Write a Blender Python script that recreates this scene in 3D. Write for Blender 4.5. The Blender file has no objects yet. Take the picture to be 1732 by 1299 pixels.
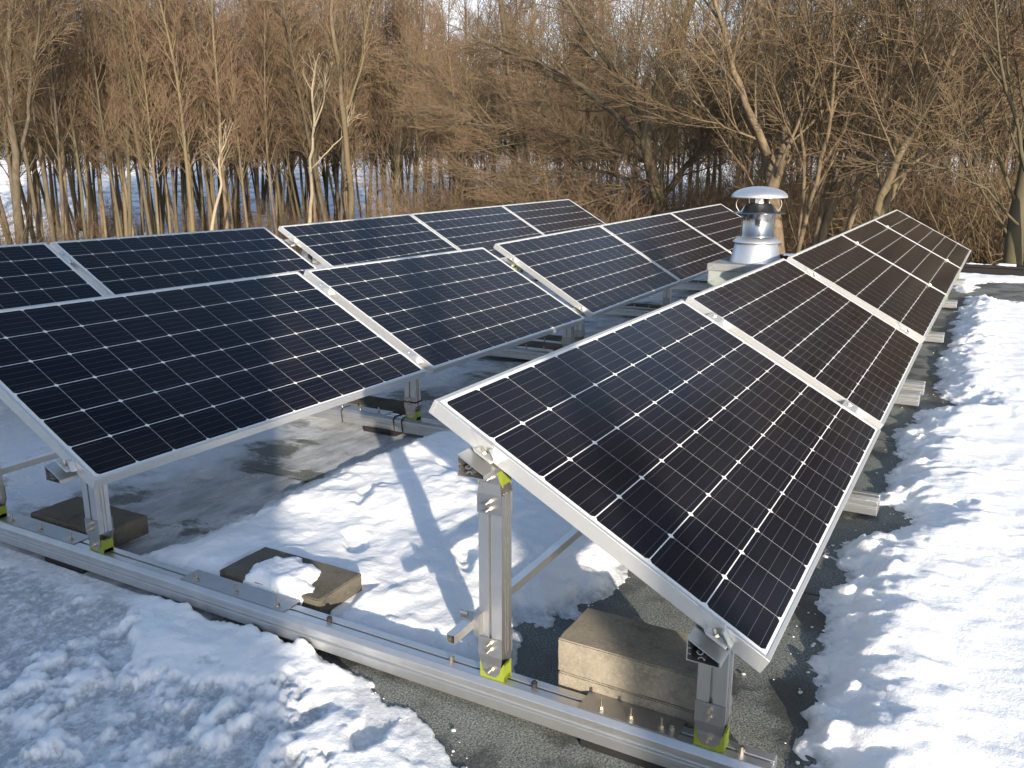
import bpy, math, random
import numpy as np
from mathutils import Vector, Matrix

random.seed(7)
S = bpy.context.scene
COL = S.collection
RAD = math.radians

# ------------------------------------------------------------------ basics
class MB:
    def __init__(s): s.v = []; s.f = []; s.m = []
    def add(s, vs, fs, mi=0):
        n = len(s.v); s.v += [tuple(p) for p in vs]
        s.f += [tuple(i + n for i in f) for f in fs]; s.m += [mi] * len(fs)
    def box(s, x0, x1, y0, y1, z0, z1, mi=0):
        s.add([(x0,y0,z0),(x1,y0,z0),(x1,y1,z0),(x0,y1,z0),(x0,y0,z1),(x1,y0,z1),(x1,y1,z1),(x0,y1,z1)],
              [(0,3,2,1),(4,5,6,7),(0,1,5,4),(1,2,6,5),(2,3,7,6),(3,0,4,7)], mi)
    def prism(s, poly, axis, a, b, mi=0, caps=True):
        # poly: list of 2-D points; axis 'x': (y,z); 'y': (x,z); 'z': (x,y)
        n = len(poly)
        def P(p, t):
            return {'x': (t, p[0], p[1]), 'y': (p[0], t, p[1]), 'z': (p[0], p[1], t)}[axis]
        vs = [P(p, a) for p in poly] + [P(p, b) for p in poly]
        fs = [(i, (i+1) % n, n + (i+1) % n, n + i) for i in range(n)]
        if caps: fs += [tuple(reversed(range(n))), tuple(range(n, 2*n))]
        s.add(vs, fs, mi)
    def tube(s, pts, rads, k=8, cap=True, mi=0):
        ref = None; vs = []; n = len(pts)
        for i in range(n):
            a = pts[max(0, i-1)]; b = pts[min(n-1, i+1)]
            dx, dy, dz = b[0]-a[0], b[1]-a[1], b[2]-a[2]
            l = math.sqrt(dx*dx+dy*dy+dz*dz) or 1e-9
            dx /= l; dy /= l; dz /= l
            if ref is None: ref = (1, 0, 0) if abs(dx) < .8 else (0, 1, 0)
            d = ref[0]*dx + ref[1]*dy + ref[2]*dz
            ux, uy, uz = ref[0]-d*dx, ref[1]-d*dy, ref[2]-d*dz
            l = math.sqrt(ux*ux+uy*uy+uz*uz) or 1e-9
            ux /= l; uy /= l; uz /= l; ref = (ux, uy, uz)
            wx, wy, wz = dy*uz-dz*uy, dz*ux-dx*uz, dx*uy-dy*ux
            r = rads[i]; p = pts[i]
            for c, sn in CS[k]:
                vs.append((p[0]+r*(c*ux+sn*wx), p[1]+r*(c*uy+sn*wy), p[2]+r*(c*uz+sn*wz)))
        fs = []
        for i in range(n-1):
            for j in range(k):
                j2 = (j+1) % k
                fs.append((i*k+j, i*k+j2, (i+1)*k+j2, (i+1)*k+j))
        if cap: fs += [tuple(reversed(range(k))), tuple(range((n-1)*k, n*k))]
        s.add(vs, fs, mi)
    def cyl(s, p, q, r, k=12, mi=0): s.tube([p, q], [r, r], k, True, mi)
    def lathe(s, prof, k=32, c=(0, 0), cap=False, mi=0):
        vs = []
        for r, z in prof:
            for j in range(k):
                a = 2*math.pi*j/k; vs.append((c[0]+r*math.cos(a), c[1]+r*math.sin(a), z))
        n = len(prof)
        fs = [(i*k+j, i*k+(j+1) % k, (i+1)*k+(j+1) % k, (i+1)*k+j) for i in range(n-1) for j in range(k)]
        if cap: fs += [tuple(range((n-1)*k, n*k))]
        s.add(vs, fs, mi)
    def mesh(s, name, mats, smooth=False):
        me = bpy.data.meshes.new(name); me.from_pydata(s.v, [], s.f)
        for m in (mats if isinstance(mats, (list, tuple)) else [mats]): me.materials.append(m)
        if any(s.m): me.polygons.foreach_set('material_index', s.m)
        if smooth: me.polygons.foreach_set('use_smooth', [True]*len(s.f))
        me.update(); return me
CS = {k: [(math.cos(2*math.pi*j/k), math.sin(2*math.pi*j/k)) for j in range(k)] for k in (3, 4, 5, 6, 7, 8, 10, 12, 16, 24)}

def link(name, data, parent=None, loc=None):
    o = bpy.data.objects.new(name, data); COL.objects.link(o)
    if parent is not None: o.parent = parent
    if loc is not None: o.location = loc
    return o
def obj(name, mb, mat, parent=None, smooth=False, loc=None, bevel=0):
    o = link(name, mb.mesh(name, mat, smooth), parent, loc)
    if bevel:
        b = o.modifiers.new('bevel', 'BEVEL'); b.width = bevel; b.segments = 2; b.limit_method = 'ANGLE'
    return o
def tag(o, label, cat, group=None):
    o['label'] = label; o['category'] = cat
    if group: o['group'] = group
    return o
def thing(name, label, cat, loc=(0,0,0), group=None, mat=None):
    o = link(name, None)
    if mat is not None: o.matrix_world = mat
    else: o.location = loc
    return tag(o, label, cat, group)
KIDS = {}
def copy_thing(root, label=None, loc=None, rotz=None, scale=None):
    if root.name not in KIDS: KIDS[root.name] = [(c, [g for g in bpy.data.objects if g.parent == c]) for c in bpy.data.objects if c.parent == root]
    r = root.copy(); COL.objects.link(r)
    if label: r['label'] = label
    if loc is not None: r.location = loc
    if rotz is not None: r.rotation_euler = (0, 0, rotz)
    if scale is not None: r.scale = (scale,)*3 if not hasattr(scale, '__len__') else scale
    for c, gs in KIDS[root.name]:
        d = c.copy(); COL.objects.link(d); d.parent = r
        for g in gs:
            e = g.copy(); COL.objects.link(e); e.parent = d
    return r

# ------------------------------------------------------------------ materials
class NT:
    def __init__(s, name):
        s.m = bpy.data.materials.new(name); s.m.use_nodes = True
        s.t = s.m.node_tree; s.n = s.t.nodes; s.p = s.n['Principled BSDF']
    def L(s, a, b): s.t.links.new(a, b)
    def node(s, t, **kw):
        n = s.n.new(t)
        for k, v in kw.items():
            if k.startswith('i_'):
                key = k[2:]; key = int(key) if key.isdigit() else key
                if hasattr(v, 'is_output') or isinstance(v, bpy.types.NodeSocket): s.L(v, n.inputs[key])
                else: n.inputs[key].default_value = v
            else: setattr(n, k, v)
        return n
    def math(s, op, a, b=0.0, c=0.0):
        n = s.n.new('ShaderNodeMath'); n.operation = op
        for i, v in enumerate((a, b, c)):
            if isinstance(v, bpy.types.NodeSocket): s.L(v, n.inputs[i])
            else: n.inputs[i].default_value = v
        return n.outputs[0]
    def obj(s): return s.node('ShaderNodeTexCoord').outputs['Object']
    def noise(s, co, scale, detail=4, rough=.55):
        n = s.node('ShaderNodeTexNoise', i_Scale=scale, i_Detail=detail, i_Roughness=rough)
        s.L(co, n.inputs['Vector']); return n.outputs['Fac']
    def map(s, co, scale):
        n = s.node('ShaderNodeMapping'); s.L(co, n.inputs['Vector']); n.inputs['Scale'].default_value = scale
        return n.outputs['Vector']
    def ramp(s, fac, stops):
        n = s.node('ShaderNodeValToRGB'); s.L(fac, n.inputs[0]); e = n.color_ramp.elements
        while len(e) < len(stops): e.new(.5)
        for i, (p, c) in enumerate(stops):
            e[i].position = p; e[i].color = (c if hasattr(c, '__len__') else (c, c, c)) + ((1,) if hasattr(c, '__len__') else ()) if hasattr(c, '__len__') else (c, c, c, 1)
        return n.outputs['Color']
    def mix(s, f, a, b):
        n = s.node('ShaderNodeMix', data_type='RGBA')
        for v, i in ((f, 0), (a, 6), (b, 7)):
            if isinstance(v, bpy.types.NodeSocket): s.L(v, n.inputs[i])
            else: n.inputs[i].default_value = v if i == 0 else tuple(v) + (1,)
        return n.outputs[2]
    def set(s, **kw):
        for k, v in kw.items():
            k = {'color': 'Base Color', 'rough': 'Roughness', 'metal': 'Metallic', 'spec': 'Specular IOR Level', 'normal': 'Normal'}[k]
            if isinstance(v, bpy.types.NodeSocket): s.L(v, s.p.inputs[k])
            else: s.p.inputs[k].default_value = tuple(v) + (1,) if k == 'Base Color' else v
        return s.m
    def bump(s, h, strength=.3, dist=.01, normal=None):
        n = s.node('ShaderNodeBump', i_Strength=strength, i_Distance=dist); s.L(h, n.inputs['Height'])
        if normal is not None: s.L(normal, n.inputs['Normal'])
        return n.outputs['Normal']

def metal(name, col, rough, metallic=1.0, streak=True, dirt=.25):
    t = NT(name); co = t.obj()
    n1 = t.noise(t.map(co, (3, 3, 3)), 6, 5); n2 = t.noise(co, 90, 3)
    c = t.mix(t.math('MULTIPLY', n1, dirt*1.6), col, tuple(x*.55 for x in col))
    r = t.math('ADD', t.math('MULTIPLY', n2, .18), rough-.09)
    r = t.math('ADD', r, t.math('MULTIPLY', n1, .1))
    return t.set(color=c, rough=r, metal=metallic, normal=t.bump(n2, .08, .002))
M = {}
M['frame'] = metal('anodized_frame', (.66, .66, .64), .42, .75, dirt=.12)
M['alu'] = metal('mill_aluminium', (.66, .66, .65), .33, .95, dirt=.3)
M['beam'] = metal('beam_aluminium', (.62, .63, .64), .36, .9, dirt=.35)
M['steel'] = metal('stainless_plate', (.46, .46, .46), .42, 1, dirt=.3)
M['bolt'] = metal('bolt_steel', (.62, .56, .46), .3, 1, dirt=.4)
M['galv'] = metal('galvanized_sheet', (.68, .70, .73), .38, .85, dirt=.3)
M['chrome'] = metal('polished_steel', (.34, .34, .34), .09, 1, dirt=.15)
t = NT('black_rubber'); M['black'] = t.set(color=(.012, .012, .012), rough=.6)
t = NT('dark_cavity'); M['dark'] = t.set(color=(.03, .028, .025), rough=.8)
t = NT('lime_bracket'); n_ = t.noise(t.obj(), 30); M['lime'] = t.set(color=t.mix(n_, (.15, .195, .016), (.22, .265, .026)), rough=.45)
t = NT('silver_sticker'); M['white'] = t.set(color=(.75, .75, .75), rough=.5)

def solar_mat():
    t = NT('solar_cells'); co = t.obj()
    sp = t.node('ShaderNodeSeparateXYZ'); t.L(co, sp.inputs[0])
    u = t.math('DIVIDE', t.math('SUBTRACT', sp.outputs[0], MU), CU)
    v = t.math('DIVIDE', t.math('SUBTRACT', t.math('MULTIPLY', sp.outputs[1], -1), MV), CV)
    au = t.math('MULTIPLY', t.math('ABSOLUTE', t.math('SUBTRACT', t.math('FRACT', u), .5)), CU)
    av = t.math('MULTIPLY', t.math('ABSOLUTE', t.math('SUBTRACT', t.math('FRACT', v), .5)), CV)
    m = t.math('MULTIPLY', t.math('LESS_THAN', au, .0789), t.math('LESS_THAN', av, .0782))
    m = t.math('MULTIPLY', m, t.math('LESS_THAN', t.math('ADD', au, av), .1569-.0082))
    for x, lim in ((u, 12), (v, 6)):
        m = t.math('MULTIPLY', m, t.math('MULTIPLY', t.math('GREATER_THAN', x, 0), t.math('LESS_THAN', x, lim)))
    fb = t.math('ABSOLUTE', t.math('SUBTRACT', t.math('FRACT', t.math('MULTIPLY', v, 5)), .5))
    bus = t.math('LESS_THAN', fb, .016)
    inr = t.math('MULTIPLY', t.math('GREATER_THAN', u, .03), t.math('LESS_THAN', u, 11.97))
    # each cell a hair different, and faint finger lines
    cid = t.node('ShaderNodeCombineXYZ'); t.L(t.math('FLOOR', u), cid.inputs[0]); t.L(t.math('FLOOR', v), cid.inputs[1])
    wn = t.node('ShaderNodeTexWhiteNoise', noise_dimensions='3D'); t.L(cid.outputs[0], wn.inputs[0])
    cell = t.mix(wn.outputs['Value'], (.0032, .003, .0062), (.0065, .006, .009))
    cell = t.mix(t.math('MULTIPLY', bus, .55), cell, (.13, .14, .16))
    c = t.mix(t.math('MULTIPLY', m, 1), (.62, .63, .62), cell)
    dust = t.noise(t.map(co, (1.2, 2.5, 1)), 1.6, 6, .6)
    dd = t.math('MULTIPLY', t.math('MAXIMUM', t.math('SUBTRACT', dust, .42), 0), .035)
    c = t.mix(dd, c, (.5, .47, .42))
    r = t.math('ADD', t.math('MULTIPLY', dust, .10), .085)
    t.set(color=c, rough=r, spec=.13)
    h = t.noise(co, 700, 1); t.set(normal=t.bump(h, .04, .0006))
    return t.m
PW, PH = 1.956, 0.992
CU, CV = .1588, .1593
MU = (PW-12*CU)/2; MV = (PH-6*CV)/2
M['solar'] = solar_mat()
t = NT('panel_back'); M['back'] = t.set(color=(.6, .6, .6), rough=.6)

def concrete(name, a, b, c):
    t = NT(name); co = t.obj()
    n1 = t.noise(co, 7, 6, .6); n2 = t.noise(co, 120, 4, .7); n3 = t.noise(co, 22, 4)
    k = t.mix(t.ramp(n1, [(.35, 0.), (.68, 1.)]), a, b)
    k = t.mix(t.math('MULTIPLY', t.ramp(n2, [(.45, 0.), (.75, 1.)]), .5), k, c)
    k = t.mix(t.math('MULTIPLY', t.ramp(n3, [(.3, 1.), (.42, 0.)]), .45), k, tuple(x*.45 for x in a))
    n4 = t.noise(co, 340, 2, .8); h = t.math('ADD', t.math('MULTIPLY', n2, .6), t.math('MULTIPLY', n4, .7))
    return t.set(color=k, rough=.95, spec=.2, normal=t.bump(h, .8, .0035))
M['conc'] = concrete('ballast_concrete', (.18, .16, .125), (.29, .255, .195), (.41, .375, .30))
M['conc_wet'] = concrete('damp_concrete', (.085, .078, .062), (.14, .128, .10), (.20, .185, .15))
M['curb'] = concrete('mineral_flashing', (.20, .23, .22), (.28, .31, .29), (.36, .38, .36))

# ------------------------------------------------------------------ camera
F_PX, PXW, PXH = 1466.99, 1732, 1299
RC = ((.4850, -.8745, .0002), (-.2127, -.1182, -.9699), (.8482, .4705, -.2434))
CAM = Vector((-1.7514, -1.1956, .5704))
cd = bpy.data.cameras.new('camera'); cam = link('camera', cd); S.camera = cam
rt, dn, fw = (Vector(r).normalized() for r in RC)
m = Matrix((rt, -dn, -fw)).transposed().to_4x4(); m.translation = CAM
cam.matrix_world = m
cd.sensor_width = 36; cd.lens = F_PX/PXW*36; cd.clip_start = .05; cd.clip_end = 2000
def ray(px, py):
    return (rt*((px-PXW/2)/F_PX) + dn*((py-PXH/2)/F_PX) + fw).normalized()
def at_dist(px, py, D):          # a point D metres away (horizontally) in the direction of a photo pixel
    r = ray(px, py); return CAM + r*(D/math.hypot(r.x, r.y))

# ------------------------------------------------------------------ light
AZ, EL = RAD(44), RAD(13)
sv = Vector((math.cos(AZ)*math.cos(EL), math.sin(AZ)*math.cos(EL), -math.sin(EL)))
sl = bpy.data.lights.new('sun', 'SUN'); sl.energy = 4.8; sl.angle = RAD(.6); sl.color = (1, .87, .71)
so = link('sun', sl); so.rotation_euler = sv.to_track_quat('-Z', 'Y').to_euler(); so.location = (-30, -30, 20)
w = bpy.data.worlds.new('World'); S.world = w; w.use_nodes = True
sk = w.node_tree.nodes.new('ShaderNodeTexSky'); sk.sky_type = 'NISHITA'; sk.sun_disc = False
sk.sun_elevation = EL; sk.sun_rotation = math.atan2(-sv.x, -sv.y) % (2*math.pi)
sk.air_density = 1.0; sk.dust_density = 1.5; sk.ozone_density = 2.2
wt = w.node_tree; N_ = wt.nodes.new; L_ = wt.links.new          # thin high cloud, denser towards the horizon
tc = N_('ShaderNodeTexCoord'); mp = N_('ShaderNodeMapping'); mp.inputs['Scale'].default_value = (2.6, 1.1, 4.5); mp.inputs['Rotation'].default_value = (0, 0, .5)
L_(tc.outputs['Generated'], mp.inputs['Vector'])
cn = N_('ShaderNodeTexNoise'); cn.inputs['Scale'].default_value = 2.2; cn.inputs['Detail'].default_value = 6; L_(mp.outputs[0], cn.inputs['Vector'])
cr = N_('ShaderNodeValToRGB'); cr.color_ramp.elements[0].position = .40; cr.color_ramp.elements[1].position = .62; L_(cn.outputs['Fac'], cr.inputs[0])
sz = N_('ShaderNodeSeparateXYZ'); L_(tc.outputs['Generated'], sz.inputs[0])
mr = N_('ShaderNodeMapRange'); mr.inputs['From Min'].default_value = .25; mr.inputs['From Max'].default_value = .75; mr.inputs['To Min'].default_value = .85; mr.inputs['To Max'].default_value = .12; L_(sz.outputs[2], mr.inputs['Value'])
mm = N_('ShaderNodeMath'); mm.operation = 'MULTIPLY'; L_(cr.outputs[0], mm.inputs[0]); L_(mr.outputs[0], mm.inputs[1])
bwn = N_('ShaderNodeRGBToBW'); L_(sk.outputs[0], bwn.inputs[0])
vm = N_('ShaderNodeVectorMath'); vm.operation = 'SCALE'; vm.inputs[0].default_value = (1.25, 1.27, 1.36); L_(bwn.outputs[0], vm.inputs['Scale'])
mx_ = N_('ShaderNodeMix'); mx_.data_type = 'RGBA'; L_(mm.outputs[0], mx_.inputs[0]); L_(sk.outputs[0], mx_.inputs[6]); L_(vm.outputs[0], mx_.inputs[7])
L_(mx_.outputs[2], wt.nodes['Background'].inputs[0])
w.node_tree.nodes['Background'].inputs[1].default_value = .15
S.view_settings.view_transform = 'Standard'; S.view_settings.look = 'None'
S.view_settings.exposure = 1.0; S.view_settings.gamma = 1
S.render.engine = 'CYCLES'; S.cycles.max_bounces = 6; S.cycles.use_denoising = True
S.cycles.sample_clamp_indirect = 6

# ------------------------------------------------------------------ numpy noise
def _h(ix, iy, s):
    n = (ix.astype(np.int64)*374761393 + iy.astype(np.int64)*668265263 + s*974634777) & 0xffffffff
    n = ((n ^ (n >> 13))*1274126177) & 0xffffffff
    return ((n ^ (n >> 16)) & 0xffff)/65535.0
def vnoise(x, y, s=0):
    ix = np.floor(x); iy = np.floor(y); fx = x-ix; fy = y-iy
    fx = fx*fx*fx*(fx*(fx*6-15)+10); fy = fy*fy*fy*(fy*(fy*6-15)+10)
    a = _h(ix, iy, s); b = _h(ix+1, iy, s); c = _h(ix, iy+1, s); d = _h(ix+1, iy+1, s)
    return (a*(1-fx)+b*fx)*(1-fy) + (c*(1-fx)+d*fx)*fy
def fbm(x, y, sc, o=4, s=0, g=.5):
    r = 0; a = 1; tot = 0
    for i in range(o):
        ca, sa = math.cos(.7*i+.3), math.sin(.7*i+.3)
        r = r + a*vnoise((x*ca-y*sa)*sc+13.7*i, (x*sa+y*ca)*sc-7.1*i, s+i); tot += a; a *= g; sc *= 2.03
    return r/tot
def sdist(X, Y, poly):           # signed distance, positive inside
    d = np.full(X.shape, 1e9); ins = np.zeros(X.shape, bool); n = len(poly)
    for i in range(n):
        ax, ay = poly[i]; bx, by = poly[(i+1) % n]
        ex, ey = bx-ax, by-ay; L2 = ex*ex+ey*ey
        t_ = np.clip(((X-ax)*ex+(Y-ay)*ey)/L2, 0, 1)
        d = np.minimum(d, np.hypot(X-ax-t_*ex, Y-ay-t_*ey))
        if ay != by:
            c = ((ay > Y) != (by > Y)) & (X < (bx-ax)*(Y-ay)/(by-ay)+ax); ins ^= c
    return np.where(ins, d, -d)
def sstep(x, a, b):
    t_ = np.clip((x-a)/(b-a), 0, 1); return t_*t_*(3-2*t_)
def axis(*segs):
    r = []
    for a, b, st in segs: r += list(np.arange(a, b-1e-9, st))
    r.append(segs[-1][1]); return np.array(r)

GZ = -.865     # the roof surface
def height_sheet(name, xs, ys, H, keep, mat, base, melt=None, kind='stuff'):
    X, Y = np.meshgrid(xs, ys, indexing='ij'); nx, ny = X.shape
    Z = base + H
    idx = np.arange(nx*ny).reshape(nx, ny)
    a = idx[:-1, :-1]; b = idx[1:, :-1]; c = idx[1:, 1:]; d = idx[:-1, 1:]
    k = keep[:-1, :-1] | keep[1:, :-1] | keep[1:, 1:] | keep[:-1, 1:]
    F = np.stack([a[k], b[k], c[k], d[k]], 1)
    used = np.unique(F); rm = np.full(nx*ny, -1); rm[used] = np.arange(len(used)); F = rm[F]
    V = np.stack([X.ravel(), Y.ravel(), Z.ravel()], 1)[used]
    me = bpy.data.meshes.new(name)
    me.vertices.add(len(V)); me.vertices.foreach_set('co', V.astype('f').ravel())
    me.loops.add(F.size); me.loops.foreach_set('vertex_index', F.ravel().astype('i'))
    me.polygons.add(len(F)); me.polygons.foreach_set('loop_start', np.arange(0, F.size, 4, dtype='i'))
    me.polygons.foreach_set('loop_total', np.full(len(F), 4, dtype='i'))
    me.polygons.foreach_set('use_smooth', np.ones(len(F), bool))
    if melt is not None:
        at = me.attributes.new('melt', 'FLOAT', 'POINT'); at.data.foreach_set('value', melt.ravel()[used].astype('f'))
    me.materials.append(mat); me.update(calc_edges=True); me.validate()
    o = link(name, me); o['kind'] = kind; return o

def snow_mat():
    t = NT('snow'); co = t.obj()
    at = t.node('ShaderNodeAttribute', attribute_name='melt')
    n1 = t.noise(co, 260, 3, .7); n2 = t.noise(co, 60, 4, .65); n3 = t.noise(co, 14, 4, .6)
    n4 = t.noise(co, 38, 5, .72); ml = at.outputs['Fac']
    ml = t.math('MULTIPLY', ml, t.ramp(n4, [(.36, .25), (.56, 1.)]))
    k = t.mix(ml, (.84, .86, .88), (.36, .39, .42))
    k = t.mix(t.math('MULTIPLY', t.ramp(n3, [(.55, 0.), (.8, 1.)]), .12), k, (.55, .5, .45))
    h = t.math('ADD', t.math('MULTIPLY', n1, .35), t.math('MULTIPLY', n2, 1))
    t.set(color=k, rough=t.math('SUBTRACT', .75, t.math('MULTIPLY', ml, .42)), spec=.3, normal=t.bump(h, .7, .006))
    t.p.inputs['Subsurface Weight'].default_value = .35
    t.p.inputs['Subsurface Radius'].default_value = (.02, .025, .03)
    t.p.inputs['Subsurface Scale'].default_value = 1.0
    return t.m
M['snow'] = snow_mat()

# ------------------------------------------------------------------ roof
def roof_mat():
    t = NT('granulated_roofing'); co = t.obj()
    g = t.noise(co, 170, 3, .85); n1 = t.noise(co, 3.1, 6, .6); n2 = t.noise(co, 30, 4)
    k = t.mix(t.ramp(g, [(.38, 0.), (.66, 1.)]), (.036, .043, .039), (.34, .365, .34))
    k = t.mix(t.math('MULTIPLY', t.ramp(n1, [(.42, 0.), (.62, 1.)]), .5), k, (.05, .045, .035))
    sp = t.node('ShaderNodeSeparateXYZ'); t.L(co, sp.inputs[0]); x, y = sp.outputs[0], sp.outputs[1]
    # laps between the sheets
    w1 = t.math('MULTIPLY', t.math('SUBTRACT', t.noise(t.map(co, (1, 1, 1)), 2.2, 3), .5), .03)
    ln = t.math('ABSOLUTE', t.math('SUBTRACT', t.math('FRACT', t.math('ADD', t.math('MULTIPLY', t.math('ADD', x, w1), 1.0), .36)), .5))
    lap = t.math('LESS_THAN', ln, .006)
    k = t.mix(t.math('MULTIPLY', lap, .85), k, (.008, .008, .008))
    # film of old ice, mostly in the aisles behind the front row
    mk = t.ramp(t.math('ADD', t.math('MULTIPLY', y, 1/3.), .1), [(.28, 0.), (.42, 1.)])
    mx = t.ramp(t.math('DIVIDE', x, 4), [(.42, 0.), (.75, .75)])
    my0 = t.math('GREATER_THAN', y, -.35)
    reg = t.math('MAXIMUM', mk, t.math('MULTIPLY', mx, my0))
    bl = t.noise(t.map(co, (1.7, 1.0, 1)), 1.9, 7, .62)
    ice = t.ramp(t.math('ADD', t.math('MULTIPLY', reg, .27), t.math('MULTIPLY', bl, .80)), [(.585, 0.), (.625, 1.)])
    it = t.mix(t.ramp(t.noise(t.map(co, (1, 2.6, 1)), 5, 6, .65), [(.35, 0.), (.7, 1.)]), (.25, .275, .30), (.62, .65, .69))
    k = t.mix(t.math('MULTIPLY', ice, .9), k, it)
    far = t.ramp(t.math('ADD', t.math('MULTIPLY', y, .25), t.math('MULTIPLY', bl, .35)), [(.66, 0.), (.73, 1.)])
    k = t.mix(t.math('MULTIPLY', far, .8), k, (.70, .73, .77))
    wet = t.ramp(n1, [(.5, 0.), (.56, 1.)])
    k = t.mix(t.math('MULTIPLY', t.math('SUBTRACT', wet, t.math('MULTIPLY', wet, ice)), .5), k, (.012, .014, .013))
    r = t.math('SUBTRACT', .8, t.math('MULTIPLY', wet, .42))
    r = t.math('SUBTRACT', r, t.math('MULTIPLY', ice, .22))
    bn = t.math('ADD', t.math('MULTIPLY', g, .6), t.math('MULTIPLY', n2, .6))
    bn = t.math('SUBTRACT', t.math('ADD', bn, t.math('MULTIPLY', ice, .9)), t.math('MULTIPLY', lap, 2))
    return t.set(color=k, rough=r, spec=.4, normal=t.bump(bn, .9, .005))
RX0, RX1, RY0, RY1 = -7, 11.72, -11, 7.6
GROUND = -4.25
b = MB(); b.box(RX0, RX1, RY0, RY1, GZ-.25, GZ); o = obj('roof_surface', b, roof_mat()); o['kind'] = 'structure'
b = MB(); b.box(RX0+.15, RX1-.15, RY0+.15, RY1-.15, GROUND-1.5, GZ-.25)
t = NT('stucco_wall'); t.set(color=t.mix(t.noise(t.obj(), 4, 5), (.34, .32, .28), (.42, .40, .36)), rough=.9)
tag(obj('building_walls', b, t.m), 'low building carrying the flat roof with the solar panels', 'building')
t = NT('dark_edge_metal'); t.set(color=t.mix(t.noise(t.obj(), 3, 5), (.008, .0075, .0075), (.018, .016, .016)), rough=.6, spec=.2)
par = thing('roof_parapet', 'low black metal edge along the far end of the roof', 'parapet', (RX1, 0, GZ))
b = MB(); b.box(0, .14, RY0, RY1, -.25, .10); obj('edge_wall', b, t.m, par)
b = MB(); b.box(-.03, .18, RY0, RY1, .10, .135); obj('coping', b, t.m, par, bevel=.006)
xs = axis((-.03, .18, .015)); ys = axis((-1.45, 1.6, .02)); X, Y = np.meshgrid(xs, ys, indexing='ij')
sd = np.minimum(.10-abs(X-.075), 9) - .02 + (fbm(X, Y, 4, 4, 501)-.53)*.35
H = np.where(sd > 0, .02*sstep(sd, 0, .05), sd*.5)
o = height_sheet('snow_cap', xs, ys, H, sd > -.01, M['snow'], .137, np.zeros(X.shape)); del o['kind']; o.parent = par

# ------------------------------------------------------------------ snow on the roof
# 1. the wide field in the sun on the right
xs = axis((-6.5, -1.3, .09), (-1.3, 3.2, .0135), (3.2, 11.6, .032))
ys = axis((-10.8, -4.2, .08), (-4.2, -.5, .0135))
X, Y = np.meshgrid(xs, ys, indexing='ij')
edge = [(-6.4, -1.15), (-3, -1.1), (-1.2, -1.02), (-.3, -.98), (.2, -.95), (.41, -.93), (.6, -.87), (.78, -.89), (.92, -.84), (1.14, -.83), (1.41, -.85), (1.62, -.84),
        (1.85, -.97), (2.03, -1.02), (2.16, -.90), (2.59, -.88), (3.23, -.87), (3.85, -.90), (3.98, -1.14), (4.12, -1.14), (4.3, -.98), (5.0, -.93), (5.69, -.90), (6.1, -.96), (7.35, -.93), (8.3, -.95),
        (8.6, -.99), (9.25, -1.0), (9.1, -1.2), (8.75, -1.35), (8.6, -2.0), (8.65, -3.4), (9.0, -6.2), (9.4, -10.7), (-6.4, -10.7)]
sd = sdist(X, Y, edge)
sd = sd + .02 + (fbm(X, Y, 6, 4, 5, .62)-.5)*.20 + (fbm(X, Y, 24, 4, 15, .6)-.5)*.075
sd2 = np.maximum(sdist(X, Y, [(9.6, -.95), (10.9, -1.1), (11.3, -3.5), (11.5, -10.5), (11.72, -10.5), (11.7, -.4), (10.8, -.5)]),
                 sdist(X, Y, [(8.8, -2.2), (9.9, -2.6), (9.9, -9), (8.6, -9)])-.02) + (fbm(X, Y, 3, 4, 9)-.5)*.3
bank = sstep(sd, 0, .26)
H = .070*np.power(np.clip(bank, 0, 1), .8)
H += .022*np.exp(-((sd-.24)/.16)**2)*(sd > 0)*fbm(X, Y, 4.2, 3, 21)*1.5          # thrown-up rim
lump = sstep(fbm(X, Y, 12, 3, 31, .5), .50, .80)*np.exp(-np.clip(sd, 0, 9)/.20)
H += .040*lump*sstep(sd, 0, .08)
H += (fbm(X, Y, 1.6, 3, 41, .4)-.5)*.012*bank
rx = (X*.86+Y*.5); ry = (-X*.5+Y*.86)                                             # wind-packed ripples across the view
H += ((fbm(ry*.5, rx*1.35, 11, 3, 51, .5)-.5)*.0080 + (fbm(ry*.6, rx*1.2, 27, 2, 53, .5)-.5)*.004)*sstep(sd, .08, .4)
H2 = .03*sstep(sd2, 0, .15)*(.7+fbm(X, Y, 5, 3, 44)*.6)
H = np.maximum(np.where(sd > 0, H, -.02), np.where(sd2 > 0, H2, -.02))
H = np.where((sd <= 0) & (sd2 <= 0), np.maximum(np.maximum(sd, sd2)*1.2, -.03), H)
melt = .9*(1-sstep(H, .0, .022))*(fbm(X, Y, 30, 3, 61) > .42)
o = height_sheet('snow_field', xs, ys, H, H > -.008, M['snow'], GZ+.001, np.clip(melt, 0, 1))

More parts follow.
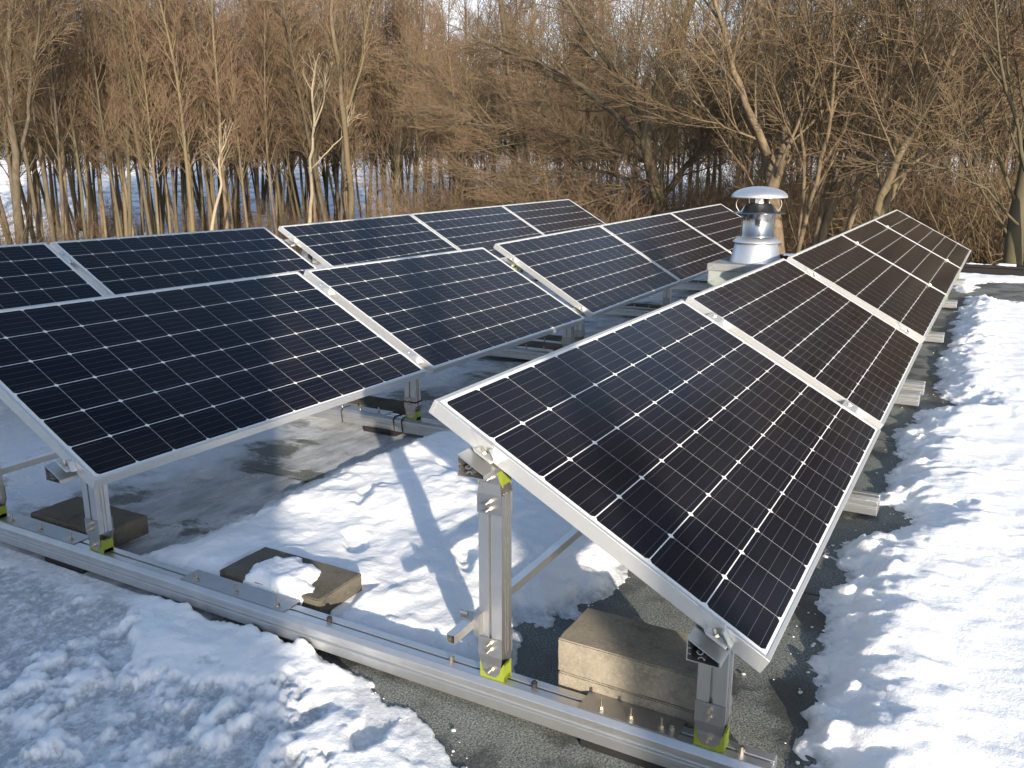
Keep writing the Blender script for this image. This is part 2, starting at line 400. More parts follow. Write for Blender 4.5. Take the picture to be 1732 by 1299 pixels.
# 2. the patch between the first two rows
def prints(X, Y, lst, H):
    for (x, y, a, L, W, dp) in lst:
        c, s = math.cos(a), math.sin(a); jx = (fbm(X, Y, 13, 3, 601)-.5)*.05; jy = (fbm(X, Y, 13, 3, 607)-.5)*.05; u = (X-x+jx)*c+(Y-y+jy)*s; v = -(X-x+jx)*s+(Y-y+jy)*c
        r = np.sqrt((u/L)**2+(v/W)**2)
        H = H - dp*(1-sstep(r, .62, 1.12)) + dp*.06*np.exp(-((r-1.25)/.25)**2)
    return H
xs = axis((.106, 2.7, .011)); ys = axis((-.55, 1.75, .011))
X, Y = np.meshgrid(xs, ys, indexing='ij')
cpoly = [(.09, 1.50), (.23, 1.50), (.45, 1.44), (.72, 1.46), (.99, 1.46), (1.34, 1.48), (1.9, 1.42), (2.3, 1.28), (2.45, .9), (2.1, .35), (1.6, .05),
         (1.22, -.1), (.96, -.19), (.79, -.17), (.65, -.13), (.52, -.08), (.49, .02), (.44, .02), (.37, -.07), (.24, -.12), (.09, -.11)]
sd = sdist(X, Y, cpoly) + (fbm(X, Y, 7, 4, 105, .6)-.5)*.11 + (fbm(X, Y, 28, 4, 115, .6)-.5)*.05
H = (.066*np.power(sstep(sd, 0, .19), .8))*(.8+.5*fbm(X, Y, 2.6, 3, 121))
H += (fbm(X, Y, 3.2, 3, 131, .4)-.5)*.036*sstep(sd, .02, .2) + (fbm(X, Y, 26, 3, 137, .5)-.5)*.006*sstep(sd, .02, .2)
H += (fbm(X*.6+Y*.5, Y*1.0-X*.5, 9, 3, 133, .45)-.5)*.012*sstep(sd, .02, .2)
H += .011*sstep(fbm(X, Y, 8.5, 3, 141, .45), .45, .90)*sstep(sd, 0, .06)
H = prints(X, Y, [(.70, .35, .5, .12, .05, .028), (.62, .80, .8, .12, .05, .026), (1.5, .95, .9, .11, .05, .022), (1.0, 1.05, .4, .12, .05, .02)], H)
H = np.maximum(H, .004)
# around the paving block it is trodden flat
kb = (X > .10) & (X < .37) & (Y > .5) & (Y < 1.04)
H = np.where(kb, np.minimum(H, .045), H)
H = np.where(sd <= 0, np.maximum(sd*1.0, -.03), H)
melt = np.clip((1-sstep(H, .004, .030))*1.1, 0, 1)*(.3+.9*fbm(X, Y, 14, 3, 161))
o = height_sheet('snow_patch', xs, ys, H, H > -.008, M['snow'], GZ+.001, np.clip(melt, 0, 1))

# 3. trampled, half melted snow in front of the near beam
xs = axis((-4.5, -1.4, .05), (-1.4, .008, .0095)); ys = axis((-.75, 2.5, .0095), (2.5, 7.2, .05))
X, Y = np.meshgrid(xs, ys, indexing='ij')
fpoly = [(.03, 7.2), (.03, 2.1), (.012, 1.55), (.02, 1.2), (.02, .86), (.02, .63), (-.0, .36), (-.06, .16), (-.10, .02), (-.16, -.1), (-.2, -.22), (-.30, -.29), (-.42, -.30), (-.6, -.45), (-1.2, -.6), (-4.4, -.7), (-4.4, 7.2)]
sd = sdist(X, Y, fpoly) + (fbm(X, Y, 8, 4, 205, .6)-.5)*.08*sstep(1.3-Y, -.3, .6) + (fbm(X, Y, 34, 3, 215)-.5)*.025
H = .052*np.power(sstep(sd, 0, .11), .7)
melt0 = .58*fbm(X, Y, 2.6, 7, 231, .68) + .42*fbm(X+.2*fbm(X, Y, 5, 3, 238), Y, 9.5, 5, 236, .66)
band = np.exp(-np.clip(-X, 0, 9)/.16)*sstep(Y, -.1, .3)*(1-sstep(Y, 1.15, 1.35)) + np.exp(-np.clip(sd, 0, 9)/.13)*(Y < .2)
thin = sstep(melt0 - .16*band, .40, .54)*sstep(sd, .03, .16)
H = .032*np.power(sstep(sd, 0, .20), .9)
H += .050*np.exp(-np.clip(-X, 0, 9)/.12)*sstep(Y, .20, .42)*(1-sstep(Y, 1.15, 1.30))*(.5+.7*fbm(X, Y, 5, 3, 239))*sstep(sd, 0, .03)
H = H*(1-.80*thin) + (fbm(X, Y, 5, 3, 233, .5)-.5)*.016*(1-.6*thin)*sstep(sd, 0, .15) + (fbm(X, Y, 24, 4, 251, .6)-.5)*.008*sstep(sd, 0, .1)
H = prints(X, Y, [(-.28, .98, 1.0, .13, .055, .05), (-.62, 1.38, .4, .13, .06, .05), (-.45, .30, .7, .13, .055, .05), (-.75, .62, 1.1, .14, .06, .045), (-.2, .08, .3, .11, .05, .045), (-.68, .02, .6, .13, .06, .05), (-.95, 1.0, .3, .13, .06, .05), (-.3, 1.6, 1.4, .13, .05, .05)], H)
H = np.maximum(H, .003+.004*fbm(X, Y, 20, 3, 260))
H = np.where(sd <= 0, np.maximum(sd*1.0, -.03), H)
melt = np.clip(thin*(.25+1.35*sstep(fbm(X, Y, 13, 5, 261, .65), .34, .62)) + .8*(1-sstep(H, .002, .012)), 0, 1)
o = height_sheet('trampled_snow', xs, ys, H, H > -.008, M['snow'], GZ+.001, np.clip(melt, 0, 1))

# crumbs of snow and ice broken off along the edges
rc = random.Random(9); b = MB()
def crumb(x, y, r):
    vs = []
    for (ux, uy, uz) in ((0,0,1),(1,0,0),(0,1,0),(-1,0,0),(0,-1,0),(.7,.7,.6),(-.7,.7,.6),(-.7,-.7,.6),(.7,-.7,.6),(0,0,-.5)):
        k = r*rc.uniform(.7, 1.25); vs.append((x+ux*k, y+uy*k*rc.uniform(.8, 1.3), GZ+.004+r*.2+uz*k*.7))
    b.add(vs, [(0,5,6),(0,6,7),(0,7,8),(0,8,5),(5,1,2),(5,2,6),(6,2,3),(6,3,7),(7,3,4),(7,4,8),(8,4,1),(8,1,5),(1,9,2),(2,9,3),(3,9,4),(4,9,1)])
for (pl, n_, sp_, out) in ((edge[3:26], 170, .07, 1), (cpoly[10:20], 30, .04, 1), (fpoly[3:13], 55, .035, 1)):
    for k in range(n_):
        i = rc.randrange(len(pl)-1); t_ = rc.random()
        x = pl[i][0]*(1-t_)+pl[i+1][0]*t_; y = pl[i][1]*(1-t_)+pl[i+1][1]*t_
        x += rc.gauss(0, sp_*.6); y += rc.gauss(0, sp_)
        if .0 < x < .11 and y < 2: continue
        crumb(x, y, rc.choice((.002, .0025, .003, .004, .006)))
o = obj('snow_crumbs', b, M['snow'], smooth=True); o['kind'] = 'stuff'

# ------------------------------------------------------------------ solar panels
def V3(x, y, z): return Vector((x, y, z))
TH = .5038
SEC = {  # origin of the near top corner, (yaw, pitch, extra tilt) in degrees
 '1a': ((0, 0, 0), (0, 0, 0)), '1b': ((4.171, .002, -.006), (-.57, .62, -.82)),
 '2a': ((-.023, 2.230, .024), (-.16, -.68, -.27)), '2b': ((4.231, 2.274, -.020), (-1.10, .99, 1.07)),
 '3a': ((-.125, 4.329, .097), (.05, -.42, .61)), '3b': ((4.051, 4.377, .059), (-.19, .50, .72))}
GAP = {'1a': .088, '1b': .022, '2a': .060, '2b': .022, '3a': .041, '3b': .022}
NP = {'1a': 2, '1b': 3, '2a': 2, '2b': 3, '3a': 2, '3b': 3}
def frame_of(s):
    O, (ya, pi_, dt) = SEC[s]; ya, pi_, th = RAD(ya), RAD(pi_), TH+RAD(dt)
    a = V3(math.cos(ya)*math.cos(pi_), math.sin(ya)*math.cos(pi_), math.sin(pi_))
    l = V3(0, 0, 1).cross(a).normalized(); n = a.cross(l)
    d = -l*math.cos(th) - n*math.sin(th)
    return Vector(O), a, d, a.cross(-d)
def panel_matrix(O, a, d, n):
    m = Matrix((a, -d, n)).transposed().to_4x4(); m.translation = O; return m
b = MB(); lip, fh = .0115, .040
for (x0, x1, y0, y1) in ((0, PW, -lip, 0), (0, PW, -PH, -PH+lip), (0, lip, -PH+lip, -lip), (PW-lip, PW, -PH+lip, -lip)):
    b.box(x0, x1, y0, y1, -fh, 0)
fl = .028
for (x0, x1, y0, y1) in ((lip, PW-lip, -fl, -lip), (lip, PW-lip, -PH+lip, -PH+fl), (lip, fl, -PH+fl, -fl), (PW-fl, PW-lip, -PH+fl, -fl)):
    b.box(x0, x1, y0, y1, -fh, -fh+.002)
me_frame = b.mesh('frame', M['frame'])
b = MB(); b.box(lip, PW-lip, -PH+lip, -lip, -.0065, -.0022); me_glass = b.mesh('cell_laminate', M['solar'])
b = MB(); b.box(PW/2-.07, PW/2+.07, -.14, -.05, -.028, -.007); me_jb = b.mesh('junction_box', M['black'])
rown = {'1': 'front row beside the wide snow field', '2': 'middle row', '3': 'back row next to the wood'}
posn = {('a', 0): 'nearest', ('a', 1): 'second', ('b', 0): 'third', ('b', 1): 'fourth', ('b', 2): 'farthest'}
sec_pt = {}
for s in SEC:
    O, a, d, n = frame_of(s)
    for i in range(NP[s]):
        Oi = O + a*(i*(PW+GAP[s]))
        r = thing('solar_panel', '%s dark blue-black solar panel of the %s' % (posn[s[1], i], rown[s[0]]), 'solar panel', mat=panel_matrix(Oi, a, d, n), group='tilted solar panels in three rows')
        f_ = link('frame', me_frame, r)
        mod = f_.modifiers.new('bevel', 'BEVEL'); mod.width = .0012; mod.segments = 1; mod.limit_method = 'ANGLE'
        link('cell_laminate', me_glass, r); link('junction_box', me_jb, r)
    sec_pt[s] = (O, a, d, n)

# ------------------------------------------------------------------ rails under the panels
def rail_section(dy, dz, th=0):
    # outer outline, in (y, z) relative to the high outer top corner; hollow box with slots as the extrusion has
    W = .076; h1 = .055; h2 = .013
    w = .0028
    out = [(0, 0), (0, -h1), (-W, -h1), (-W, -h1+h2), ]
    inn = [(-w, -w*1.9), (-w, -h1+w), (-W+w, -h1+w), (-W+w, -h1+h2-w*.3)]
    return [(y+dy, z+dz) for y, z in out], [(y+dy, z+dz) for y, z in inn]
def make_rail(s, vy, which):
    O, a, d, n = sec_pt[s]; th = TH+RAD(SEC[s][1][2])
    dz = -math.tan(th)*vy - .046/math.cos(th)*1.0 + .002
    Ltot = NP[s]*(PW+GAP[s])-GAP[s]+.12
    r = thing('support_rail', '%s aluminium rail under the %s panels of the %s' % (which, {'a': 'two nearer', 'b': 'three farther'}[s[1]], {'1': 'front row', '2': 'middle row', '3': 'back row'}[s[0]]), 'rail', group='rails under the panels')
    m = Matrix((a, V3(0, 0, 1).cross(a).normalized(), a.cross(V3(0, 0, 1).cross(a).normalized()))).transposed().to_4x4()
    m.translation = O - a*.062; r.matrix_world = m
    out, inn = rail_section(-vy, dz)
    b = MB(); k = len(out); vs = []
    for x in (0, Ltot):
        vs += [(x, y, z) for y, z in out] + [(x, y, z) for y, z in inn]
    fs = []
    for i in range(k):
        j = (i+1) % k
        fs += [(i, j, 2*k+j, 2*k+i), (k+j, k+i, 3*k+i, 3*k+j), (i, k+i, k+j, j), (2*k+i, 2*k+j, 3*k+j, 3*k+i)]
    b.add(vs, fs)
    # rolled screw channels inside, seen at the open end
    cy, cz = -vy, dz
    for (oy, oz, a0, a1) in ((-.008, -.031, -110, 110), (-.034, -.047, 10, 170), (-.030, -.026, 170, 350)):
        arc = []
        for q in range(9):
            an = RAD(a0+(a1-a0)*q/8)
            arc.append((an, .0085))
        vs = []; 
        for x in (.0005, Ltot):
            for rr in (.0085, .0065):
                for an, _ in arc: vs.append((x, cy+oy-.0*1+rr*math.cos(an), cz+oz+rr*math.sin(an)))
        nA = 9; fs = []
        for q in range(8):
            fs += [(q, q+1, 2*nA+q+1, 2*nA+q), (nA+q+1, nA+q, 3*nA+q, 3*nA+q+1), (q, nA+q, nA+q+1, q+1)]
        b.add(vs, fs)
    obj('extrusion', b, M['alu'], r)
    # clamps in panel coordinates: end clamps and mid clamps
    tn = Matrix.Rotation(0, 4, 'X')
    def clamp(xc, end):
        g = MB()
        c, sn = math.cos(th), math.sin(th)
        v0 = (vy+.038)/c
        def T(u, v, wz):   # panel coordinates of this section -> rail local
            return (u+.062, -v*c + wz*sn, -v*sn + wz*c)
        def bx(u0, u1, v0_, v1_, w0, w1, mi=0):
            vs = [T(u, v, w_) for w_ in (w0, w1) for (u, v) in ((u0, v0_), (u1, v0_), (u1, v1_), (u0, v1_))]
            g.add(vs, [(0, 1, 2, 3), (7, 6, 5, 4), (4, 5, 1, 0), (5, 6, 2, 1), (6, 7, 3, 2), (7, 4, 0, 3)], mi)
        if end:
            sgn = -1 if end < 0 else 1
            e = xc
            def ux(a_, b_): return (min(e+sgn*a_, e+sgn*b_), max(e+sgn*a_, e+sgn*b_))
            bx(*ux(.0015, .005), v0-.034, v0+.034, -.041, .003)         # wall against the frame
            bx(*ux(-.009, .0015), v0-.034, v0+.034, .0006, .003)        # lip over it
            bx(*ux(.005, .040), v0-.026, v0+.026, -.041, -.037)          # foot on the rail
            bx(*ux(.036, .040), v0-.026, v0+.026, -.037, -.029)
            bx(*ux(.005, .024), v0+.030, v0+.034, -.041, -.004)
            p = T(e+sgn*.022, v0, -.037); q = T(e+sgn*.022, v0, -.030); q2 = T(e+sgn*.022, v0, -.018)
            g.cyl(p, q, .0085, 6, 1); g.cyl(q, q2, .0042, 8, 1)
        else:
            w2 = GAP[s]/2
            bx(xc-w2-.009, xc+w2+.009, v0-.03, v0+.03, .0006, .0036)
            bx(xc-w2+.003, xc+w2-.003, v0-.03, v0+.03, -.041, .0006)
            p = T(xc, v0, .0036); q = T(xc, v0, .010); q2 = T(xc, v0, .016)
            g.cyl(p, q, .0075, 6, 1); g.cyl(q, q2, .0035, 8, 1)
        obj('clamp', g, [M['frame'], M['bolt']], r)
    clamp(0, -1); clamp(NP[s]*(PW+GAP[s])-GAP[s], 1)
    for i in range(1, NP[s]): clamp(i*(PW+GAP[s])-GAP[s]/2, 0)
    return O, a, dz
RAIL = {}
for s in SEC:
    for vy, wn_ in ((.106, 'upper'), (.70, 'lower')):
        O, a, dz = make_rail(s, vy, wn_)
        RAIL[s, wn_] = (O, a, vy, dz)

# ------------------------------------------------------------------ cross beams
BX = [.058, 1.975, 3.93, 4.235, 6.17, 8.23, 10.2]
BT = -.767
bn = ['first', 'second', 'third', 'fourth', 'fifth', 'sixth', 'farthest']
prof = [(-.030, 0), (-.044, -.014), (-.044, -.030), (-.036, -.033), (-.036, -.043), (-.044, -.046), (-.044, -.076), (.044, -.076), (.044, -.046), (.036, -.043), (.036, -.033), (.044, -.030), (.044, -.014), (.030, 0), (.0045, 0), (.0045, -.010), (-.0045, -.010), (-.0045, 0)]
prof_d = prof[::-1]
BLK = {}   # plates over the beam where a ballast tray is fixed: list of (y0, y1)
for i, bx_ in enumerate(BX):
    y0, y1 = -.885-.012*i*0.3, (6.75 if i < 3 else 6.9)
    r = thing('cross_beam', '%s aluminium cross beam lying on the roof, counted from the camera' % bn[i], 'beam', (bx_, 0, BT), group='cross beams carrying the rows')
    b = MB(); b.prism(prof_d, 'y', y1, y0); obj('extrusion', b, M['beam'], r, bevel=.0015)
    b = MB(); yy = y0+.25
    while yy < y1:
        b.box(-.042 if i == 0 else -.07, .07, yy, yy+.22, -.0975, -.0765); yy += 1.1
    obj('rubber_pad', b, M['black'], r)
    plates = {0: [(-.66, -.40), (.60, 1.06), (1.62, 2.08)], 1: [(1.66, 2.02)]}.get(i, [(1.62, 2.02)])
    for (a0, a1) in plates:
        b = MB(); b.box(-.0285, .047, a0, a1, .0006, .003); b.box(.0448, .047, a0, a1, -.070, .0006); b.box(.047, .26, a0+.02, a1-.02, -.070, -.0675)
        pl = obj('tray_plate', b, M['steel'], r)
        for q in range(3):
            yq = a0+(.06 if i else .045)+(a1-a0-.10)*q/2
            g = MB(); g.cyl((-.006, yq, .003), (-.006, yq, .011), .0075, 6); g.cyl((-.006, yq, .011), (-.006, yq, .032), .0036, 8); g.cyl((-.006, yq, .003), (-.006, yq, .0045), .0105, 12)
            obj('bolt', g, M['bolt'], r)
    if i == 0:
        for yq in (.44, -.26, -.70+.06, -.81, .0):
            g = MB(); g.cyl((0, yq, 0), (0, yq, .012), .0085, 8); g.cyl((0, yq, .012), (0, yq, .016), .005, 8)
            obj('knob', g, M['black' if yq in (.44, -.26) else 'bolt'], r)
        g = MB(); g.box(-.0462, -.0445, .98, .983, -.03, -.012)
    if i == 1:
        for yq, tl in ((1.95, 1), (1.585, 1), (1.53, 1)):
            pts = [(-.046, -.078), (-.0465, -.012), (-.031, .003), (.031, .003), (.0465, -.012), (.046, -.078)]
            g = MB(); g.tube([(x, yq+(.006 if 0 < q < 3 else 0), z) for q, (x, z) in enumerate(pts)], [.0035]*6, 6)
            obj('cable_tie', g, M['black'], r)

# ------------------------------------------------------------------ legs
def make_leg(h, strap=False):
    short = h < .42
    """parts of a leg of height h standing on a beam (local z = 0 is the beam top)"""
    P = []
    # lime foot: base and two cheeks rising in a curve, plates outside them
    wy, wx = .036, .021
    def cheek(z0, up, full):
        pts = [(-wy, z0), (wy, z0), (wy, z0+up*full), (wy*.78, z0+up*full*.72), (wy*.45, z0+up*.014), (-wy*.45, z0+up*.014), (-wy*.78, z0+up*full*.72), (-wy, z0+up*full)]
        return pts if up > 0 else pts[::-1]
    for z0, up in ((.0005, 1), (h, -1))[:1 if short else 2]:
        g = MB(); full = .052
        g.prism(cheek(z0, up, full), 'x', -wx-.001, -wx+.003)
        g.prism(cheek(z0, up, full), 'x', wx-.003, wx+.001)
        g.box(-wx+.003, wx-.003, -wy, wy, min(z0, z0+up*.012), max(z0, z0+up*.012))
        g.box(-wx+.003, wx-.003, -wy, -wy+.006, min(z0, z0+up*.045), max(z0, z0+up*.045))
        g.box(-wx+.003, wx-.003, wy-.006, wy, min(z0, z0+up*.045), max(z0, z0+up*.045))
        P.append(('foot_bracket', g, M['lime'], 0))
    # steel strap plates bent inwards at the joint
    z1 = .115
    for (zb, up) in ((0, 1), (h, -1))[:1 if short else 2]:
        for sx in (-1, 1):
            g = MB(); xi, xo = wx+.0015, .0275
            A = [(-.014, .008), (-.026, .020), (-.030, .040), (-.034, .046)]
            ol = [(y, z, xi) for y, z in A[:3]]
            rows = [(.010, .013, xi), (.022, .024, xi), (.044, .030, xi), (.072, .036, xo), (z1+.01, .036, xo)]
            vs = []
            for (z, hw, x) in rows:
                for yy in (-hw, hw):
                    for xx in (x, x+.002): vs.append((sx*xx, yy, zb+up*z))
            fs = []
            for q in range(len(rows)-1):
                o_ = q*4; fs += [(o_, o_+2, o_+6, o_+4), (o_+1, o_+5, o_+7, o_+3), (o_, o_+4, o_+5, o_+1), (o_+2, o_+3, o_+7, o_+6)]
            o_ = (len(rows)-1)*4; fs += [(0, 1, 3, 2), (o_, o_+2, o_+3, o_+1)]
            g.add(vs, fs)
            P.append(('joint_plate', g, M['steel'], 0))
    # pole: extrusion with a slot on each wide face and ribs on the narrow ones
    X_, Y_ = .0262, .0345
    pr = [(-X_, -Y_), (-X_, -.004), (-X_+.010, -.004), (-X_+.010, .004), (-X_, .004), (-X_, Y_), (-.010, Y_), (-.010, Y_-.006), (-.003, Y_-.006), (-.003, Y_), (.003, Y_), (.003, Y_-.006), (.010, Y_-.006), (.010, Y_),
          (X_, Y_), (X_, .004), (X_-.010, .004), (X_-.010, -.004), (X_, -.004), (X_, -Y_), (.010, -Y_), (.010, -Y_+.006), (.003, -Y_+.006), (.003, -Y_), (-.003, -Y_), (-.003, -Y_+.006), (-.010, -Y_+.006), (-.010, -Y_)]
    g = MB(); g.prism(pr[::-1], 'z', .074, h-.001 if short else h-.074); P.append(('pole', g, M['alu'], 0))
    for z in (.030, .092, .112, h-.030, h-.092, h-.112)[:3 if short else 6]:
        g = MB(); xo = .0235 if z in (.030, h-.030) else .0295
        g.cyl((-xo, 0, z), (-xo-.0055, 0, z), .0072, 6); g.cyl((-xo-.0055, 0, z), (-xo-.022, 0, z), .0034, 8)
        g.cyl((-xo, 0, z), (xo+.005, 0, z), .0030, 6); g.cyl((xo, 0, z), (xo+.005, 0, z), .0072, 6)
        P.append(('bolt', g, M['bolt'], 0))
    if strap:
        g = MB(); q = .0305; w_ = .0385
        g.tube([(-q, -w_, .10), (-q, w_, .10), (q, w_, .10), (q, -w_, .10), (-q, -w_, .10)], [.004]*5, 6); P.append(('cable_tie', g, M['black'], 0))
    return P
LEGM = {}
def leg(x, y, z1, label, strap=False):
    h = round(z1-BT, 3); key = (h, strap)
    if key not in LEGM:
        LEGM[key] = [(n_, g.mesh(n_, m_)) for n_, g, m_, _ in make_leg(h, strap)]
    r = thing('mounting_post', label, 'post', (x, y, BT), group='aluminium posts carrying the panel rails')
    for n_, me in LEGM[key]: link(n_, me, r)
    return r
rs = {'1': 'front row', '2': 'middle row', '3': 'back row'}
for i, bx_ in enumerate(BX):
    for rw in '123':
        s = rw + ('a' if i < 3 else 'b')
        for up in ('upper', 'lower'):
            O, a, vy, dz = RAIL[s, up]
            tt = (bx_-O.x)/a.x
            yc = O.y + a.y*tt - vy - .038 + (.045 if (i == 0 and rw == '2' and up == 'upper') else 0)
            z1 = O.z + a.z*tt + dz - .055 - .0005
            leg(bx_-.004, yc, z1, '%s aluminium post with lime green foot under the %s, on the %s cross beam' % ({'upper': 'tall', 'lower': 'short'}[up], rs[rw], bn[i]), strap=(i == 1 and rw == '2' and up == 'lower'))

# brace tubes running lengthwise by the tall legs
for nm, (x0, x1, y, z) in {'square brace tube beside the tall posts under the front row': (-.085, 3.97, -.092, -.602), 'square brace tube beside the tall posts under the middle row': (-.10, 3.97, 2.150, -.600)}.items():
    r = thing('brace_tube', nm, 'tube', (x0, y, z), group='square brace tubes along the tall posts')
    L_ = x1-x0; q = .0125; w_ = .0018; b = MB()
    b.box(0, L_, -q, q, q-w_, q); b.box(0, L_, -q, q, -q, -q+w_); b.box(0, L_, -q, -q+w_, -q+w_, q-w_); b.box(0, L_, q-w_, q, -q+w_, q-w_)
    obj('tube', b, M['alu'], r)
    b = MB(); b.box(.09, .12, -.030, -.0128, -.03, .03); b.cyl((.105, .013, .018), (.105, .035, .018), .006, 6); b.box(.085, .125, -.0128, .028, .0128, .0150)
    obj('clip', b, M['steel'], r)

# ------------------------------------------------------------------ concrete blocks
def block(x0, x1, y0, y1, z0, z1, label, mat, group='concrete ballast blocks', seed=0, ch=.007, snow=False):
    rng = random.Random(seed)
    nx, ny, nz = 10, 20, 4
    # rounded block: subdivided box with chipped edges
    me = bpy.data.meshes.new('concrete_block'); import bmesh
    bm = bmesh.new(); bmesh.ops.create_cube(bm, size=1)
    bmesh.ops.scale(bm, vec=(x1-x0, y1-y0, z1-z0), verts=bm.verts)
    bmesh.ops.bevel(bm, geom=list(bm.edges), offset=ch*.5, segments=2, affect='EDGES')
    bmesh.ops.subdivide_edges(bm, edges=[e for e in bm.edges if e.calc_length() > .05], cuts=14, use_grid_fill=True)
    for v in bm.verts:
        c = v.co
        n = float(fbm(np.array([c.x*30+seed+c.z*11]), np.array([c.y*30-c.z*17]), 1, 3, seed)[0]-.5)
        edge = (abs(abs(c.x)-(x1-x0)/2) < ch) + (abs(abs(c.y)-(y1-y0)/2) < ch) + (abs(abs(c.z)-(z1-z0)/2) < ch)
        k = .0003 + (.0035 if edge >= 2 else 0)
        v.co = c - c.normalized()*max(-.2, n)*1.6*k
    bm.to_mesh(me); bm.free(); me.materials.append(mat)
    o = link('concrete_block', me); o.location = ((x0+x1)/2, (y0+y1)/2, (z0+z1)/2)
    return tag(o, label, 'block', group)
block(.108, .305, -.71, -.305, -.828, -.736, 'lower tan concrete block of the stack between the two nearest front-row posts', M['conc'], seed=1)
block(.110, .303, -.713, -.30, -.735, -.640, 'upper sunlit concrete block of the stack between the two nearest front-row posts', M['conc'], seed=2)
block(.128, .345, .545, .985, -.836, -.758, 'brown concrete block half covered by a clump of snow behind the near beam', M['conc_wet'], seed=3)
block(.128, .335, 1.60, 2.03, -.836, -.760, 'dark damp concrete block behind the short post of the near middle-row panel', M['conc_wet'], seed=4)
for i, bx_ in enumerate(BX[1:]):
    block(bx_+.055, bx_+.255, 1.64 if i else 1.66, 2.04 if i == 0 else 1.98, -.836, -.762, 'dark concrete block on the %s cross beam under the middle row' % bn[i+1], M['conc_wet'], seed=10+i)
for i, bx_ in enumerate(BX):
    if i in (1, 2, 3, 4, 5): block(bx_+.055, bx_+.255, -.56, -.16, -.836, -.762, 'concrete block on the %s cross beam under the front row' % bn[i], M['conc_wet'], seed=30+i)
# snow clump on the middle block
xs = axis((.10, .37, .006)); ys = axis((.56, .92, .006)); X, Y = np.meshgrid(xs, ys, indexing='ij')
sd = sdist(X, Y, [(.105, .62), (.12, .86), (.20, .90), (.29, .88), (.335, .80), (.30, .72), (.27, .66), (.20, .63), (.16, .60)]) + (fbm(X, Y, 16, 4, 301, .6)-.5)*.05
H = .026*np.power(sstep(sd, 0, .05), .6)*(.7+.7*fbm(X, Y, 14, 3, 303))
H = np.where(sd <= 0, sd*.8, H)
H = H - sstep(.14-X, 0, .05)*.05
o = height_sheet('snow_clump', xs, ys, H, (sd > -.004), M['snow'], -.758, np.zeros(X.shape))
del o['kind']; tag(o, 'small clump of white snow lying on the brown concrete block', 'snow clump')

# ------------------------------------------------------------------ chimney
CX, CY = 5.06, .43
ch = thing('chimney_vent', 'shiny metal chimney vent with domed cap on a grey roof curb', 'chimney', (CX, CY, GZ))
zt = GZ
cz = -.145-zt
b = MB(); b.box(-.255, .345, -.385, .295, 0, cz-.05); obj('curb', b, M['curb'], ch, bevel=.01)
b = MB(); b.box(-.263, .353, -.393, .303, cz-.062, cz)
o = obj('curb_cap', b, concrete('painted_flashing', (.15, .16, .165), (.23, .24, .25), (.32, .32, .32)), ch, bevel=.012)
b = MB()
b.lathe([(.192, cz+.001), (.190, cz+.008), (.157, cz+.155), (.152, cz+.16)], 48); obj('flashing_cone', b, M['galv'], ch, smooth=True)
b = MB(); b.lathe([(.125, cz+.165), (.125, cz+.195), (.165, cz+.172), (.178, cz+.156), (.180, cz+.150), (.15, cz+.160)], 48); obj('storm_collar', b, M['galv'], ch, smooth=True)
b = MB(); b.lathe([(.128, cz+.18), (.128, cz+.205), (.124, cz+.21), (.124, cz+.375), (.127, cz+.385)], 48); obj('pipe', b, M['chrome'], ch, smooth=True)
b = MB(); b.lathe([(.127, cz+.372), (.203, cz+.369), (.205, cz+.373), (.136, cz+.384), (.106, cz+.430), (.088, cz+.440), (.086, cz+.445), (.07, cz+.445)], 48); obj('wind_skirt', b, M['chrome'], ch, smooth=True)
for k in range(4):
    b = MB(); a_ = RAD(25+90*k); x, y = .075*math.cos(a_), .075*math.sin(a_); tx, ty = -math.sin(a_)*.014, math.cos(a_)*.014
    b.add([(x-tx, y-ty, cz+.43), (x+tx, y+ty, cz+.43), (x+tx, y+ty, cz+.50), (x-tx, y-ty, cz+.50), (x*1.03-tx, y*1.03-ty, cz+.43), (x*1.03+tx, y*1.03+ty, cz+.43), (x*1.03+tx, y*1.03+ty, cz+.50), (x*1.03-tx, y*1.03-ty, cz+.50)],
          [(0, 1, 2, 3), (7, 6, 5, 4), (0, 4, 5, 1), (1, 5, 6, 2), (2, 6, 7, 3), (3, 7, 4, 0)])
    obj('cap_strut', b, M['galv'], ch)
b = MB()
pr = [(.207, cz+.486), (.209, cz+.489)] + [(.209*math.cos(RAD(q)), cz+.490+.080*math.sin(RAD(q))) for q in range(6, 90, 7)] + [(.002, cz+.569)]
b.lathe(pr, 48, cap=True); b.lathe([(.207, cz+.486), (.10, cz+.505), (.002, cz+.515)], 48)
obj('domed_cap', b, M['galv'], ch, smooth=True)
b = MB()
for a_ in (120, 300):
    pts = []
    for q in range(7):
        t_ = q/6; rr = .150+.025*math.sin(math.pi*t_); pts.append((rr*math.cos(RAD(a_)), rr*math.sin(RAD(a_)), cz+.385+.105*t_))
    b.tube(pts, [.0018]*7, 6)
obj('wire_clip', b, M['steel'], ch)

